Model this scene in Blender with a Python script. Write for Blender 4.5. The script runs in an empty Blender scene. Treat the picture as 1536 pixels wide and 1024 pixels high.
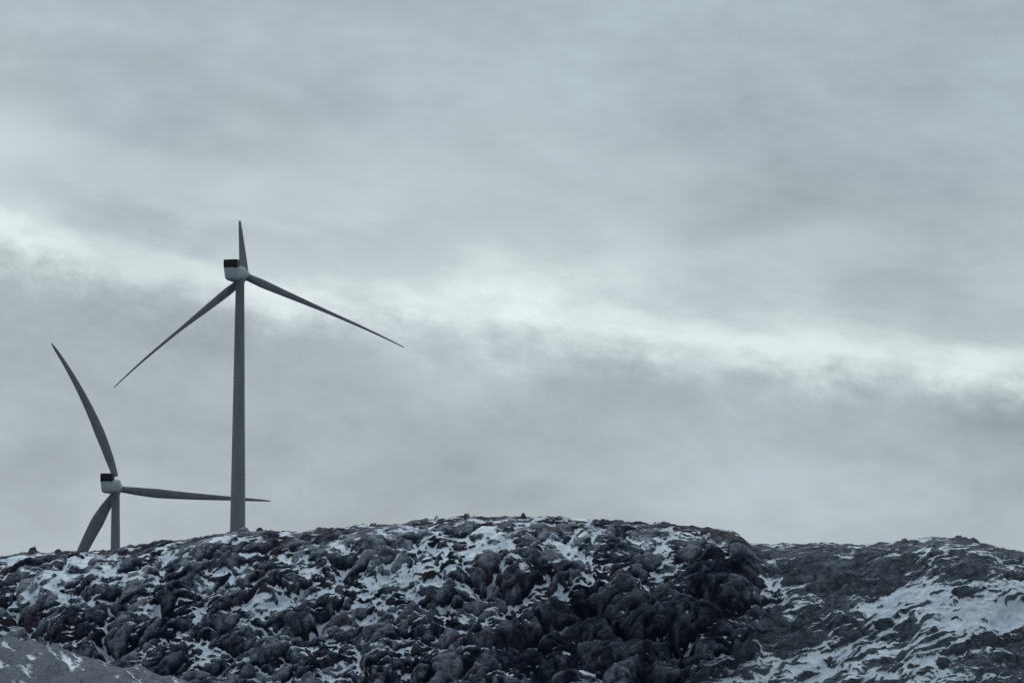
import bpy, bmesh, math, numpy as np
from mathutils import Vector, Matrix
sc=bpy.context.scene
F=4266.7; PITCH=math.radians(5.6)

def survey(px,py,Y):
    # position of a surveyed bearing at ground distance Y
    u=px-768; v=512-py
    y=F*math.cos(PITCH)-v*math.sin(PITCH); z=F*math.sin(PITCH)+v*math.cos(PITCH)
    return Vector((u/y*Y, Y, z/y*Y))

# ---------------- numpy noise ----------------
def h2(ix,iy,seed):
    with np.errstate(over='ignore'):
        h=(ix.astype(np.int64)*374761393+iy.astype(np.int64)*668265263+seed*1442695041)&0xffffffff
        h=((h^(h>>13))*1274126177)&0xffffffff
        h=((h^(h>>16))*2246822519)&0xffffffff
        h=h^(h>>15)
    return (h&0xffffff)/float(0x1000000)
def perlin(x,y,seed=0):
    xi=np.floor(x);yi=np.floor(y);xf=x-xi;yf=y-yi
    u=xf*xf*xf*(xf*(xf*6-15)+10);v=yf*yf*yf*(yf*(yf*6-15)+10)
    def g(dx,dy):
        a=h2(xi+dx,yi+dy,seed)*2*math.pi
        return np.cos(a)*(xf-dx)+np.sin(a)*(yf-dy)
    a=g(0,0)*(1-u)+g(1,0)*u; b=g(0,1)*(1-u)+g(1,1)*u
    return (a*(1-v)+b*v)*1.5
def fbm(x,y,seed=0,o=4,gain=.5):
    r=0;a=1.;f=1.
    for i in range(o):
        r=r+a*perlin(x*f+i*17.3,y*f-i*9.1,seed+i*7); a*=gain; f*=2.03
    return r
def blocks(x,y,seed,tone=False,tilt=2.0,fall=1.5):
    # upper envelope of randomly tilted planes: fractured, angular bedrock
    xi=np.floor(x);yi=np.floor(y); best=np.full(x.shape,-9.); tn=np.zeros(x.shape)
    for dx in (-1,0,1):
        for dy in (-1,0,1):
            cx=xi+dx;cy=yi+dy
            px=cx+.05+.9*h2(cx,cy,seed);py=cy+.05+.9*h2(cx,cy,seed+1)
            ang=h2(cx,cy,seed+2)*6.283; b=h2(cx,cy,seed+3)
            tl=h2(cx,cy,seed+4)
            ddx=x-px;ddy=y-py
            ca=np.cos(ang);sa=np.sin(ang)
            lx=ddx*ca+ddy*sa; ly=-ddx*sa+ddy*ca
            m=np.maximum(np.abs(lx)*1.0,np.abs(ly)*1.25)
            hh=b*.9 + lx*(tl-.2)*tilt*.6 - np.maximum(m-.12,0)*fall - np.maximum(m-.55,0)*3
            if tone: tn=np.where(hh>best,h2(cx,cy,seed+5),tn)
            best=np.maximum(best,hh)
    return (best,tn) if tone else best
def sstep(a,b,x):
    t=np.clip((x-a)/(b-a),0,1);return t*t*(3-2*t)

# ---------------- terrain sheet ----------------
def grow(start,step,fac,end):
    r=[];v=start;s=step
    while v<end:
        s*=fac; v+=s; r.append(v)
    return r
xf=np.arange(-58,58.01,.085)
xo=np.array(grow(58,.085,1.18,6000))
X1=np.concatenate([-xo[::-1],xf,xo])
yr=[]
yr+= list(-np.array(grow(0,1,1.25,3000))[::-1])
yr+= list(np.arange(0,170,4.0))
yr+= list(np.arange(170,215,.3))
yr+= list(np.arange(215,270,.8))
yr+= list(np.arange(270,300,.065))
yr+= list(np.arange(300,305,.12))
yr+= grow(305,.12,1.14,7000)
Y1=np.array(yr)
prof=[(-400,850),(0,832),(50,826),(110,824),(170,820),(230,810),(300,803),(345,797),(400,792),(440,795),(520,788),(600,781),(680,774),(760,771),(860,774),(930,778),(1000,782),(1060,787),(1095,793),(1112,800),(1124,811),(1160,814),(1210,811),(1290,813),(1350,809),(1400,805),(1450,808),(1500,816),(1536,824),(1900,850)]
pp=[survey(a,b+3,300) for a,b in prof]
pxs=[p.x for p in pp]; pzs=[p.z for p in pp]
SL=.95;R=11.
def base(x,y):
    zc=np.interp(x,pxs,pzs)
    t=300-y
    tt=np.clip(t,0,None)
    te=R*SL
    drop=np.where(tt<te,tt*tt/(2*R),te*te/(2*R)+SL*(tt-te))
    zf=zc-drop
    floor=-1.7-np.clip(y,0,260)*.042
    kn=np.where(x<-37,-.85-.03*(x+37),-.85-.27*(x+37))+.35*np.sin(x*.9)*.4+.12*np.sin(x*2.3+1)
    kw=np.exp(-((y-205)/26.)**2)
    kz=floor*(1-kw)+np.maximum(kn,floor)*kw
    k=1.2
    m=np.maximum(zf,kz)
    zfront=m+np.log(np.exp((zf-m)*k)+np.exp((kz-m)*k))/k
    zfront=np.where(t>45,kz,zfront)
    s=np.clip(-t,0,None)
    far=-2-30*sstep(-40,-110,x)*sstep(350,700,y)-20*sstep(1000,4000,y)
    zb=zc+(far-zc)*(1-np.exp(-s/90.))
    return np.where(t>=0,zfront,zb), zc
X,Y=np.meshgrid(X1,Y1)
Z,ZC=base(X,Y)
T=300-Y
sl=np.clip(np.where(T>0,np.clip(T/R,0,SL),0),0,SL)*(T<34)
nrm=np.sqrt(1+sl*sl); ny=-sl/nrm; nz=1/nrm
prof_s=np.clip(np.clip(T[:,0],0,None)/R,0,SL)*(T[:,0]<34)
dY=np.gradient(Y1)
Wa=np.cumsum(dY*np.sqrt(1+prof_s**2)); W=np.repeat(Wa[:,None],X.shape[1],1); W=W-np.interp(300,Y1,Wa)
near=sstep(-4,3,T)*(1-sstep(32,45,T))*(1-sstep(58,90,np.abs(X)))
ez=[survey(a,b,296) for a,b in [(940,1060),(1000,1015),(1070,975),(1130,935),(1152,885),(1146,850),(1122,815),(1116,780)]]
exz=np.array([p.z for p in ez])[:];exx=np.array([p.x for p in ez])
XE=np.interp(Z,exz,exx)+fbm(X*.0+3.1,W*.35,55,4)*1.0
dome=sstep(-1.2,1.6,XE-X)
right=1-dome
wx=X+fbm(X*.3,W*.3,11,3)*.7+fbm(X*1.3,W*1.3,13,3)*.12; ww=W+fbm(X*.3,W*.3,12,3)*.7+fbm(X*1.3,W*1.3,14,3)*.12
def rot(deg):
    c_,s_=math.cos(math.radians(deg)),math.sin(math.radians(deg)); return wx*c_+ww*s_, -wx*s_+ww*c_
ra,rb=rot(28)       # along / across bedding
ea,eb_=rot(38); ga,gb=rot(-20)
A=fbm(wx/9,ww/7,1,3)*1.0
B1,t1=blocks(ea/5.2,eb_/3.0,21,True)
B2,t2=blocks(ea/2.4+4,eb_/1.35,31,True)
B2b=blocks(ga/2.6+4,gb/1.4,36)
B3,t3=blocks(ea/.9,eb_/.6+7,41,True)
fine=fbm(wx*1.6,ww*1.6,5,4,.55)
rid=1-np.abs(fbm(ea/2.6,eb_/1.3,6,4,.5))*1.6
bed=fbm(ra/5.5,rb/.75,61,4,.55)
bed2=fbm(ra/2.2,rb/.3,63,3,.55)
slab=blocks(ra/5,rb/1.7,71)
jag=sstep(-.3,.5,fbm(X/11,W/6,117,3)+.25*sstep(0,-30,X)-.05)
mixb=sstep(-.15,.15,fbm(X/5,W/4,121,2))
roughL=(.75+.65*jag)*B1+(.44+.22*jag)*(B2*mixb+B2b*(1-mixb))+.14*B3+.09*fine+.10*bed+.16*rid
roughR = .48*slab+.28*bed+.08*bed2+.06*fine+.07*B3+.14*B2
cx,cz=survey(930,930,290).x,survey(930,930,290).z
crag=np.exp(-(((X-cx)/12.)**2+((Z-cz)/4.6)**2))*dome
cb,t4=blocks(ra/4.5,rb/2.4,81,True)
D=A+roughL*dome*(1-.35*crag)+roughR*right + crag*(2.2*cb-1.0+.25*bed2)
amp=(.11+.89*sstep(1,11,T))*near
D=(D-.65)*amp
PUSH=(4.2*dome*sstep(3,12,T))*(T<36)*near
gl=np.where(near<1,(fbm(X/14,Y/14,91,4)*.5)*(1-near)*sstep(3,40,np.hypot(X,Y)),0)
kn_w=np.exp(-((Y-200)/30.)**2)*(T>40)
KB=blocks(X/1.1+Y*.2,Y/3.,97)
small=kn_w*(fbm(X*.8,Y*.25,95,4,.6)*.14+.22*KB)
PX=X.copy(); PY=Y+ny*D-PUSH; PZ=Z+nz*D+gl*(1-.8*kn_w)+small
for (a,wd,hh) in [(785,.25,.42),(700,.3,.28),(50,.4,.5),(88,.3,.3),(365,.6,.3),(390,.35,.3),(1102,.5,.25),(1438,.4,.25),(1462,.5,.18),(905,.3,.25),(560,.3,.2),(1275,.35,.15),(655,.2,.2),(985,.3,.2),(240,.4,.25),(1355,.3,.18)]:
    xx=survey(a,800,300).x
    r=np.maximum(np.abs(X-xx)/wd,np.abs(T-.1)/.9)
    PZ+=hh*(1-sstep(.5,1.2,r))
PZ+= near*sstep(5,0,np.abs(T))*(np.maximum(B2-.3,0)*.5+.3*np.maximum(B3-.3,0)+.18*fbm(X/3.5,Y*.3,119,4,.6))

def grad(P,ax): return np.gradient(P,axis=ax)
dxu=[grad(P,1) for P in (PX,PY,PZ)]; dxv=[grad(P,0) for P in (PX,PY,PZ)]
nx_=dxu[1]*dxv[2]-dxu[2]*dxv[1]; ny_=dxu[2]*dxv[0]-dxu[0]*dxv[2]; nz_=dxu[0]*dxv[1]-dxu[1]*dxv[0]
nl=np.sqrt(nx_**2+ny_**2+nz_**2)+1e-9; NZ=nz_/nl
def blur(P,r):
    for ax in (0,1):
        c=np.cumsum(np.concatenate([np.take(P,[0]*(r+1),axis=ax),P,np.take(P,[-1]*r,axis=ax)],axis=ax),axis=ax)
        n=P.shape[ax]
        P=(np.take(c,range(2*r,2*r+n),axis=ax)-np.take(c,range(0,n),axis=ax))/(2*r)
    return P
NZ=np.clip(blur(NZ,1),-1,1)
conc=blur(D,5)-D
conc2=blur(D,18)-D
reg=np.zeros_like(X)
def blob(px,py,rx,rz,amt,rot=0):
    global reg
    p=survey(px,py,293); r=math.radians(rot)
    dx=X-p.x; dz=Z-p.z
    lx=dx*math.cos(r)+dz*math.sin(r); lz=-dx*math.sin(r)+dz*math.cos(r)
    s=293/F
    reg+=amt*np.exp(-((lx/(rx*s))**2+(lz/(rz*s))**2))
for b in [(640,850,120,30,.42,28),(700,890,60,26,.22,20),(425,905,45,20,.5,15),(560,880,50,30,.2,30),(300,950,70,40,.18,0),(120,870,90,30,.18,0),
          (900,815,150,14,.12,0),(230,860,90,30,.12,0),(560,960,70,40,.14,20),(60,930,70,30,.16,10),(800,870,60,18,.18,35),(1000,835,30,20,.2,-30),
          (230,990,60,30,-.25,0),(900,930,140,50,-.35,20),(1060,845,50,36,-.35,0),(980,1000,120,40,-.42,0),(760,960,60,40,-.05,0),(1080,900,50,50,-.22,0),
          (1168,870,22,38,.55,70),(1350,880,65,24,.6,20),(1470,905,115,30,.8,5),(1390,965,100,24,.5,25),(1260,955,70,16,.36,30),(1110,1000,90,22,.45,12),(1200,985,70,20,.25,15),
          (1250,850,110,28,-.38,0),(1450,840,130,14,-.10,0),(1500,955,80,16,-.3,15),(1240,905,60,20,-.22,20)]:
    blob(*b)
patch=fbm(wx/4.5,ww/3.2,101,4,.55)
mid=fbm(ra/2.2,rb/1.1,109,3,.5)
streak=fbm(ra/3.6,rb/.6,103,4,.55)
tuft=fbm(wx/.9,ww/.7,105,4,.6)
snow=.50+.66*(NZ-nz)+.8*conc+.42*conc2*dome + reg + .32*patch +.20*mid+ .16*tuft*dome+(.24*streak+.08*tuft)*right+.08*streak*dome - .14*(t2-.5)*dome-.03*sstep(6,1,T)
snow=np.where(T>36,.25+.3*fbm(X/1.2+Y*.3,Y/6,107,4,.6)-.25*(KB-.3),snow)
snow=np.where(T<-1,.35+.2*patch,snow)
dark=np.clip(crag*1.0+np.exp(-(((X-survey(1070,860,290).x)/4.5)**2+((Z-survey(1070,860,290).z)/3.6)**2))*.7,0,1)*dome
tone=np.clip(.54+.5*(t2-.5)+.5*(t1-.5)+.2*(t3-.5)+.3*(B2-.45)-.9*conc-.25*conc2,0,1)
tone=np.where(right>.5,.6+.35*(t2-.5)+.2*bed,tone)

nv=X.size; H,Wd=X.shape
co=np.stack([PX,PY,PZ],-1).reshape(-1,3).astype(np.float32)
idx=np.arange(nv).reshape(H,Wd)
q=np.stack([idx[:-1,:-1],idx[:-1,1:],idx[1:,1:],idx[1:,:-1]],-1).reshape(-1,4)
me=bpy.data.meshes.new("rocky_hillside")
me.vertices.add(nv); me.vertices.foreach_set("co",co.ravel())
me.loops.add(q.size); me.loops.foreach_set("vertex_index",q.ravel().astype(np.int32))
me.polygons.add(len(q)); me.polygons.foreach_set("loop_start",np.arange(0,q.size,4,dtype=np.int32))
me.update(calc_edges=True)
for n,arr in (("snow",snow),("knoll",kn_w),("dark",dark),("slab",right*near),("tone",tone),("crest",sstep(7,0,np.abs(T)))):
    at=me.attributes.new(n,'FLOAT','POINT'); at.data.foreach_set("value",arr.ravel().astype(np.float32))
terr=bpy.data.objects.new("rocky_hillside",me); sc.collection.objects.link(terr)

# ---------------- materials ----------------
class NT:
    def __init__(s,t): s.t=t
    def n(s,ty,**k):
        x=s.t.nodes.new(ty)
        for a,b in k.items(): setattr(x,a,b)
        return x
    def put(s,sock,v):
        if isinstance(v,bpy.types.NodeSocket): s.t.links.new(v,sock)
        else: sock.default_value=v
    def m(s,op,a,b=0,c=0,clamp=False):
        x=s.n('ShaderNodeMath',operation=op); x.use_clamp=clamp
        s.put(x.inputs[0],a); s.put(x.inputs[1],b)
        if op in('MULTIPLY_ADD','WRAP'): s.put(x.inputs[2],c)
        return x.outputs[0]
    def mr(s,v,a,b,c=0.,d=1.,sm=True):
        x=s.n('ShaderNodeMapRange'); x.interpolation_type='SMOOTHSTEP' if sm else 'LINEAR'
        s.put(x.inputs[0],v)
        for i,k in zip((1,2,3,4),(a,b,c,d)): s.put(x.inputs[i],k)
        return x.outputs[0]
    def mix(s,f,a,b,bt='MIX'):
        x=s.n('ShaderNodeMix',data_type='RGBA',blend_type=bt)
        s.put(x.inputs[0],f)
        s.put(x.inputs[6],a if not isinstance(a,tuple) else (*a,1)); s.put(x.inputs[7],b if not isinstance(b,tuple) else (*b,1))
        return x.outputs[2]
    def noise(s,vec,sc_,det=4,rough=.55,dist=0):
        x=s.n('ShaderNodeTexNoise'); s.t.links.new(vec,x.inputs['Vector'])
        x.inputs['Scale'].default_value=sc_;x.inputs['Detail'].default_value=det;x.inputs['Roughness'].default_value=rough;x.inputs['Distortion'].default_value=dist
        return x.outputs['Fac']
    def ramp(s,f,st,interp='LINEAR'):
        x=s.n('ShaderNodeValToRGB'); x.color_ramp.interpolation=interp
        e=x.color_ramp.elements
        while len(e)<len(st): e.new(.5)
        for el,(p,c) in zip(e,st):
            el.position=p; el.color=(*c,1) if isinstance(c,tuple) else (c,c,c,1)
        s.t.links.new(f,x.inputs[0]); return x.outputs[0]
def newmat(name):
    m=bpy.data.materials.new(name); m.use_nodes=True
    return m,NT(m.node_tree),m.node_tree.nodes['Principled BSDF']

m,N,bs=newmat("snowy_rock")
tc=N.n('ShaderNodeTexCoord').outputs['Object']
at=lambda n:N.n('ShaderNodeAttribute',attribute_name=n).outputs['Fac']
n1=N.noise(tc,.35,4,.6); n2=N.noise(tc,1.4,5,.62,.4); n3=N.noise(tc,4.5,4,.65); n4=N.noise(tc,.8,3,.5)
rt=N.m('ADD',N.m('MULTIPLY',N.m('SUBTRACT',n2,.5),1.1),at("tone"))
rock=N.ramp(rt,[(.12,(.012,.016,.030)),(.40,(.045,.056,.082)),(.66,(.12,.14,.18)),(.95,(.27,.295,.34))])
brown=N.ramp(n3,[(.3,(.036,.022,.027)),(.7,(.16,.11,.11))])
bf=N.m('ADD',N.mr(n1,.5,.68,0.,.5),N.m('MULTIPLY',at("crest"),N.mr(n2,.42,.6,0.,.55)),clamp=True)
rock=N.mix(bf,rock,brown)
slabc=N.ramp(n2,[(.3,(.060,.074,.09)),(.7,(.17,.19,.21))])
rock=N.mix(N.m('MULTIPLY',at("slab"),.6),rock,slabc)
mp=N.n('ShaderNodeMapping'); mp.inputs['Rotation'].default_value=(0,math.radians(-32),0); mp.inputs['Scale'].default_value=(.4,.6,1.0); N.t.links.new(tc,mp.inputs[0])
nd=N.n('ShaderNodeTexNoise'); nd.inputs['Scale'].default_value=1.1; nd.inputs['Detail'].default_value=3; N.t.links.new(tc,nd.inputs['Vector'])
va=N.n('ShaderNodeVectorMath',operation='MULTIPLY_ADD'); N.t.links.new(nd.outputs['Color'],va.inputs[0]); va.inputs[1].default_value=(.8,.8,.8); N.t.links.new(mp.outputs[0],va.inputs[2])
vo=N.n('ShaderNodeTexVoronoi',feature='DISTANCE_TO_EDGE'); vo.inputs['Scale'].default_value=1.; N.t.links.new(va.outputs[0],vo.inputs['Vector'])
crack=N.mr(vo.outputs['Distance'],.0,.06,1.,0.)
rock=N.mix(N.m('MULTIPLY',crack,.6),rock,(.010,.013,.022))
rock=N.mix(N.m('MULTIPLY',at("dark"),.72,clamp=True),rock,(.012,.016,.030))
soil=N.ramp(n3,[(.3,(.06,.07,.09)),(.7,(.20,.22,.25))])
rock=N.mix(at("knoll"),rock,soil)
f=N.m('ADD',at("snow"),N.m('MULTIPLY',N.m('SUBTRACT',n3,.5),.55))
f=N.m('ADD',f,N.m('MULTIPLY',N.m('SUBTRACT',n2,.5),.5))
sf=N.mr(f,.44,.68)
sn=N.ramp(n4,[(.3,(.60,.66,.76)),(.7,(.86,.90,.95))])
col=N.mix(sf,rock,sn)
N.put(bs.inputs['Base Color'],col); bs.inputs['Roughness'].default_value=.95; bs.inputs['Specular IOR Level'].default_value=.12
b=N.n('ShaderNodeBump'); b.inputs['Distance'].default_value=.16
N.put(b.inputs['Strength'],N.mr(sf,0.,1.,.8,.35))
hgt=N.m('ADD',n3,N.m('MULTIPLY',n2,1.2)); N.put(b.inputs['Height'],hgt); N.t.links.new(b.outputs[0],bs.inputs['Normal'])
me.materials.append(m)

def simple(name,c1,c2,scale,rough,streak=1.0):
    m,N,bs=newmat(name)
    tc=N.n('ShaderNodeTexCoord').outputs['Object']
    mp=N.n('ShaderNodeMapping'); mp.inputs['Scale'].default_value=(1,1,streak); N.t.links.new(tc,mp.inputs[0])
    nn=N.noise(mp.outputs[0],scale,5,.6)
    N.put(bs.inputs['Base Color'],N.ramp(nn,[(.3,c1),(.7,c2)])); bs.inputs['Roughness'].default_value=rough
    return m
M_tower=simple("tower_paint",(.18,.20,.225),(.25,.28,.30),.8,.6,.12)
M_blade=simple("blade_paint",(.13,.142,.16),(.19,.205,.225),.5,.6)
M_nac=simple("nacelle_paint",(.36,.40,.44),(.50,.54,.57),.6,.5)
M_dark=simple("cooler_dark",(.010,.011,.014),(.02,.02,.026),2,.6)
M_edge=simple("blade_edge_wear",(.05,.04,.04),(.10,.075,.07),1.5,.7)
M_conc=simple("concrete",(.3,.3,.3),(.4,.4,.39),1,.9)

def obj(name,bm,mat,parent,smooth=True):
    mh=bpy.data.meshes.new(name); bmesh.ops.recalc_face_normals(bm,faces=bm.faces); bm.to_mesh(mh); bm.free()
    if smooth:
        for p in mh.polygons: p.use_smooth=True
        try: mh.set_sharp_from_angle(angle=math.radians(40))
        except Exception: pass
    for k in (mat if isinstance(mat,list) else [mat]): mh.materials.append(k)
    o=bpy.data.objects.new(name,mh); sc.collection.objects.link(o)
    o.parent=parent; o.matrix_parent_inverse=parent.matrix_world.inverted()
    return o
def rings(bm,rs,seg=48,cap=True):
    prev=None
    for (c,r) in rs:
        cur=[bm.verts.new((c[0]+r*math.cos(2*math.pi*i/seg),c[1]+r*math.sin(2*math.pi*i/seg),c[2])) for i in range(seg)]
        if prev:
            for i in range(seg): bm.faces.new((prev[i],prev[(i+1)%seg],cur[(i+1)%seg],cur[i]))
        elif cap: bm.faces.new(cur)
        prev=cur
    if cap: bm.faces.new(prev)
def blade(name,pts,wid,parent,thick=.28):
    bm=bmesh.new(); n=40; seg=20
    P=np.array([list(p) for p in pts]); L=np.concatenate([[0],np.cumsum(np.linalg.norm(np.diff(P,axis=0),axis=1))]); L/=L[-1]
    ts=np.linspace(0,1,n)
    deg=min(3,len(pts)-1)
    fit=[np.polyfit(L,P[:,k],deg) for k in range(3)]
    C=np.stack([np.polyval(f,ts) for f in fit],-1)
    wt=[w[0] for w in wid]; ww_=[w[1] for w in wid]
    prev=None
    for i,t in enumerate(ts):
        d=Vector(C[min(i+1,n-1)]-C[max(i-1,0)]).normalized()
        vert=Vector((0,1,0)); ch=d.cross(vert).normalized(); th=ch.cross(d).normalized()
        w=np.interp(t,wt,ww_)/2
        rt=max(0,1-t/.14); k=min(thick+(1-thick)*rt*rt,1)
        cur=[]
        for j in range(seg):
            a=2*math.pi*j/seg; c_=math.cos(a); s_=math.sin(a)
            tap=1-.45*(c_+1)/2*(1-rt)
            p=Vector(C[i])+ch*(w*c_)+th*(w*k*s_*tap)
            cur.append(bm.verts.new(p))
        if prev:
            for j in range(seg): bm.faces.new((prev[j],prev[(j+1)%seg],cur[(j+1)%seg],cur[j])).material_index= 1 if (i>n*.35 and j in(9,10)) else 0
        else: bm.faces.new(cur)
        prev=cur
    bm.faces.new(prev)
    return obj(name,bm,[M_blade,M_edge],parent)
def rbox(bm,cx,cy,cz,sx,sy,sz,bev,taper=None):
    r=bmesh.ops.create_cube(bm,size=1)
    vs=r['verts']
    for v in vs:
        if taper and v.co.z<0: v.co.x*=taper
        v.co=Vector((cx+v.co.x*sx,cy+v.co.y*sy,cz+v.co.z*sz))
    es=list({e for v in vs for e in v.link_edges})
    bmesh.ops.bevel(bm,geom=es,offset=bev,segments=4,affect='EDGES',profile=.5)

def turbine(name,Y,towtop,towbot,wt,wb,nac_c,yaw,nsc,hub,blades):
    s=Y/F
    top=survey(*towtop,Y); bot=survey(*towbot,Y)
    gz=float(base(np.array([[bot.x]]),np.array([[float(Y)]]))[0][0,0])
    e=bpy.data.objects.new(name,None); sc.collection.objects.link(e)
    e.location=(bot.x,Y,gz); bpy.context.view_layer.update()
    bm=bmesh.new(); rs=[]
    def cen(z): 
        k=(z-bot.z)/(top.z-bot.z); return (bot.x+(top.x-bot.x)*k,Y,z)
    def rad(z): 
        k=(z-bot.z)/(top.z-bot.z); k=max(k,-.25); return (wb+(wt-wb)*k)*s/2
    zz=np.linspace(gz-.5,top.z,5)
    for i,z in enumerate(zz):
        rs.append((cen(z),rad(z)))
        if 0<i<4:
            rs+= [(cen(z+.02),rad(z)+.045),(cen(z+.22),rad(z)+.045),(cen(z+.24),rad(z))]
    rs.append((cen(top.z+.3),rad(top.z)*1.12)); rs.append((cen(top.z+1.2),rad(top.z)*1.12))
    rings(bm,rs); obj("tower",bm,M_tower,e)
    bm=bmesh.new(); r=rad(gz)
    rings(bm,[((bot.x,Y,gz-1.),r*2.2),((bot.x,Y,gz+.15),r*2.2),((bot.x,Y,gz+.3),r*2.0)]); obj("foundation",bm,M_conc,e)
    bm=bmesh.new(); rbox(bm,cen(gz+2)[0],Y-r-.02,gz+2.0,1.0,.2,2.2,.05); obj("tower_door",bm,M_dark,e)
    nc=survey(*nac_c,Y)
    wdt,hgt,ln=nsc
    ya=math.radians(yaw)
    Rm=Matrix.Translation((nc.x,Y,0))@Matrix.Rotation(ya,4,'Z')
    bm=bmesh.new(); rbox(bm,0,0,nc.z,wdt*s,ln,hgt*s,.95,.74)
    bm.transform(Rm); obj("nacelle",bm,M_nac,e)
    bm=bmesh.new(); cw=wdt*s*.88; ch=12*s; cz=nc.z+hgt*s*.5+ch*.5-4.5*s
    cy0=-ln*.5+1.0; cxo=wdt*s*.02
    rbox(bm,cxo,cy0,cz,cw,2.1,ch,.1)
    for i in range(7):
        rbox(bm,cxo-cw*.42+cw*.84*i/6,cy0-1.08,cz,.07,.1,ch*.86,.01)
    bm.transform(Rm); obj("cooler",bm,M_dark,e)
    hy=Y+ln*.5+.3
    hp=survey(*hub,hy)
    bm=bmesh.new(); bmesh.ops.create_uvsphere(bm,u_segments=32,v_segments=18,radius=1.0)
    bm.transform(Matrix.Translation(hp)@Matrix.Rotation(ya,4,'Z')@Matrix.Diagonal((1.3,2.0,1.4,1)))
    obj("hub",bm,M_nac,e)
    for i,(pl,dd,wl) in enumerate(blades):
        n=len(pl)
        pts=[survey(a,b_,hy+dd*(k/(n-1))) for k,(a,b_) in enumerate(pl)]
        blade("blade_%d"%(i+1),pts,[(t,w*s) for t,w in wl],e)
    return e

turbine("wind_turbine",686,(360,424),(356.5,795),13,23,(353,411),-14,(24,24,8),(367,413),[
  ([(366,410),(363,372),(359.5,331)],4,[(0,14),(.15,13),(.5,9),(.8,6),(.95,4),(1,3)]),
  ([(370,415),(430,441),(500,472),(560,498),(606,521)],-8,[(0,11),(.1,13),(.25,10),(.5,5.5),(.8,3.2),(1,1.4)]),
  ([(364,419),(340,439),(300,470),(245,515),(171,581)],-10,[(0,10),(.12,13),(.25,11),(.5,5.),(.8,3),(1,1.4)]),
])
turbine("wind_turbine",800,(173.5,742),(173,818),12,14,(166,729),-12,(21,22,8),(178,732),[
  ([(173,714),(151,652),(124,594),(101,551),(77,515)],6,[(0,9),(.12,13),(.3,15),(.55,11),(.8,7),(.95,4.5),(1,1.6)]),
  ([(180,733),(235,740),(300,744),(350,748),(406,751)],-4,[(0,9),(.12,12),(.25,14),(.5,10),(.75,6.),(.92,3.6),(1,1.6)]),
  ([(172,740),(149,776),(130,814),(97,880),(66,935)],-4,[(0,9),(.1,15),(.22,20),(.4,17),(.7,9),(1,1.6)]),
])

# ---------------- world ----------------
w=bpy.data.worlds.new("World"); sc.world=w; w.use_nodes=True
N=NT(w.node_tree); t=N.t
out=t.nodes['World Output']; bg=t.nodes['Background']
SUN_EL=34; SUN_AZ=-20
sky=N.n('ShaderNodeTexSky',sky_type='NISHITA'); sky.sun_disc=False; sky.sun_elevation=math.radians(SUN_EL); sky.sun_rotation=math.radians(SUN_AZ)
t.links.new(sky.outputs[0],bg.inputs[0]); bg.inputs[1].default_value=.1
g=N.n('ShaderNodeTexCoord').outputs['Generated']
sp=N.n('ShaderNodeSeparateXYZ'); t.links.new(g,sp.inputs[0]); x,y,z=sp.outputs
az=N.m('MULTIPLY',N.m('ARCTAN2',x,y),57.2958); el=N.m('MULTIPLY',N.m('ARCSINE',z),57.2958)
def cv(ax,ex,off=0,sh=0.):
    c=N.n('ShaderNodeCombineXYZ'); N.put(c.inputs[0],N.m('MULTIPLY',az,ax)); N.put(c.inputs[1],N.m('ADD',N.m('MULTIPLY',el,ex),N.m('MULTIPLY',az,sh))); c.inputs[2].default_value=off
    return c.outputs[0]
cA=N.noise(cv(.14,.33,1.3,.04),1,5,.5,.3)
cB=N.noise(cv(.55,.95,4.1,.12),1,6,.55,.2)
cC=N.noise(cv(.30,.8,9.7,.1),1,4,.5)
cD=N.noise(cv(1.9,2.8,2.2,.35),1,6,.62)
cE=N.noise(cv(.30,.62,6.2,.02),1,5,.55,.3)
azc=N.m('MAXIMUM',N.m('MINIMUM',az,60),-60)
eb=N.m('ADD',N.m('MULTIPLY_ADD',azc,-.130,5.85),N.m('MULTIPLY',N.m('MULTIPLY',azc,azc),.0020))
d=N.m('SUBTRACT',el,eb)
d=N.m('ADD',d,N.m('MULTIPLY',N.m('SUBTRACT',cB,.5),1.3))
d=N.m('ADD',d,N.m('MULTIPLY',N.m('SUBTRACT',cD,.5),.8))
pr=N.ramp(N.mr(d,-2,6,0,1,False),[(0,0.),(.14,.05),(.20,.25),(.25,.80),(.29,.92),(.35,.62),(.46,.34),(.65,.14),(1,0.)],'B_SPLINE')
mod=N.mr(cC,.35,.60,.45,.95)
bump=lambda c,wd,a:N.m('MULTIPLY',N.mr(N.m('ABSOLUTE',N.m('SUBTRACT',az,c)),wd,.1),a)
mod=N.m('ADD',mod,bump(.2,4.5,.42)); mod=N.m('SUBTRACT',mod,bump(-7.2,2.6,.32)); mod=N.m('ADD',mod,bump(-10.6,1.8,.2))
band=N.m('MULTIPLY',pr,mod)
bse=N.ramp(N.mr(el,0,20,0,1,False),[(0,.52),(.1,.47),(.2,.42),(.35,.41),(.5,.42),(.63,.445),(1,.52)],'EASE')
bse=N.m('ADD',bse,N.m('MULTIPLY',N.m('SUBTRACT',cA,.5),.30))
bse=N.m('ADD',bse,N.m('MULTIPLY',N.m('SUBTRACT',cE,.5),.20))
bse=N.m('ADD',bse,N.m('MULTIPLY',N.m('SUBTRACT',cB,.5),.14))
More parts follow.
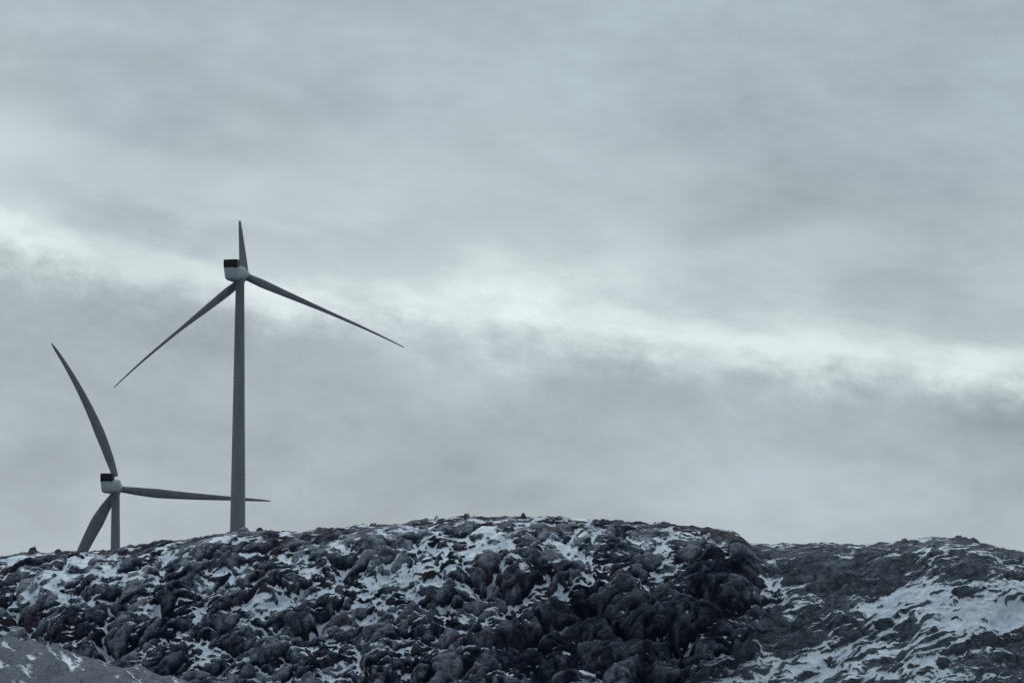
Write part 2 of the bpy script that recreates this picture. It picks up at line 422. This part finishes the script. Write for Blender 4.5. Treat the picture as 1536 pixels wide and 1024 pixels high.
bse=N.m('ADD',bse,N.m('MULTIPLY',N.m('SUBTRACT',cD,.5),.065))
lg=N.m('MULTIPLY',N.mr(az,1.,-9.),N.mr(N.m('ABSOLUTE',N.m('SUBTRACT',el,9.3)),3.,0.)); bse=N.m('ADD',bse,N.m('MULTIPLY',lg,.07))
bse=N.m('MAXIMUM',bse,.1)
tint=N.n('ShaderNodeVectorMath',operation='SCALE'); tint.inputs[0].default_value=(.845,1.0,1.10); N.put(tint.inputs['Scale'],bse)
cc=N.mix(N.m('MINIMUM',band,.95),tint.outputs[0],(.82,.91,.91))
bk=N.m('MAXIMUM',N.mr(y,-.5,.4,.58,1.),N.mr(z,.35,.9,0.,1.))
zen=N.mr(z,.3,.9,1.,1.5)
sc2=N.n('ShaderNodeVectorMath',operation='SCALE'); t.links.new(cc,sc2.inputs[0]); N.put(sc2.inputs['Scale'],N.m('MULTIPLY',bk,zen))
b2=N.n('ShaderNodeBackground'); t.links.new(sc2.outputs[0],b2.inputs[0]); b2.inputs[1].default_value=1.
mx=N.n('ShaderNodeMixShader'); mx.inputs[0].default_value=.97
t.links.new(bg.outputs[0],mx.inputs[1]); t.links.new(b2.outputs[0],mx.inputs[2]); t.links.new(mx.outputs[0],out.inputs[0])

ld=bpy.data.lights.new("sun",'SUN'); ld.energy=.9; ld.angle=math.radians(14); ld.color=(1,.96,.9)
lo=bpy.data.objects.new("sun",ld); sc.collection.objects.link(lo)
a=math.radians(SUN_AZ);e_=math.radians(SUN_EL)
lo.rotation_euler=Vector((math.sin(a)*math.cos(e_),math.cos(a)*math.cos(e_),math.sin(e_))).to_track_quat('Z','Y').to_euler()
lo.location=(0,0,100)

cd=bpy.data.cameras.new("camera"); cd.lens=100; cd.sensor_width=36; cd.clip_end=20000; cd.clip_start=.1
cam=bpy.data.objects.new("camera",cd); sc.collection.objects.link(cam); cam.rotation_euler=(math.radians(90)+PITCH,0,0)
sc.camera=cam
sc.view_settings.view_transform='Standard'; sc.view_settings.look='None'; sc.view_settings.exposure=0
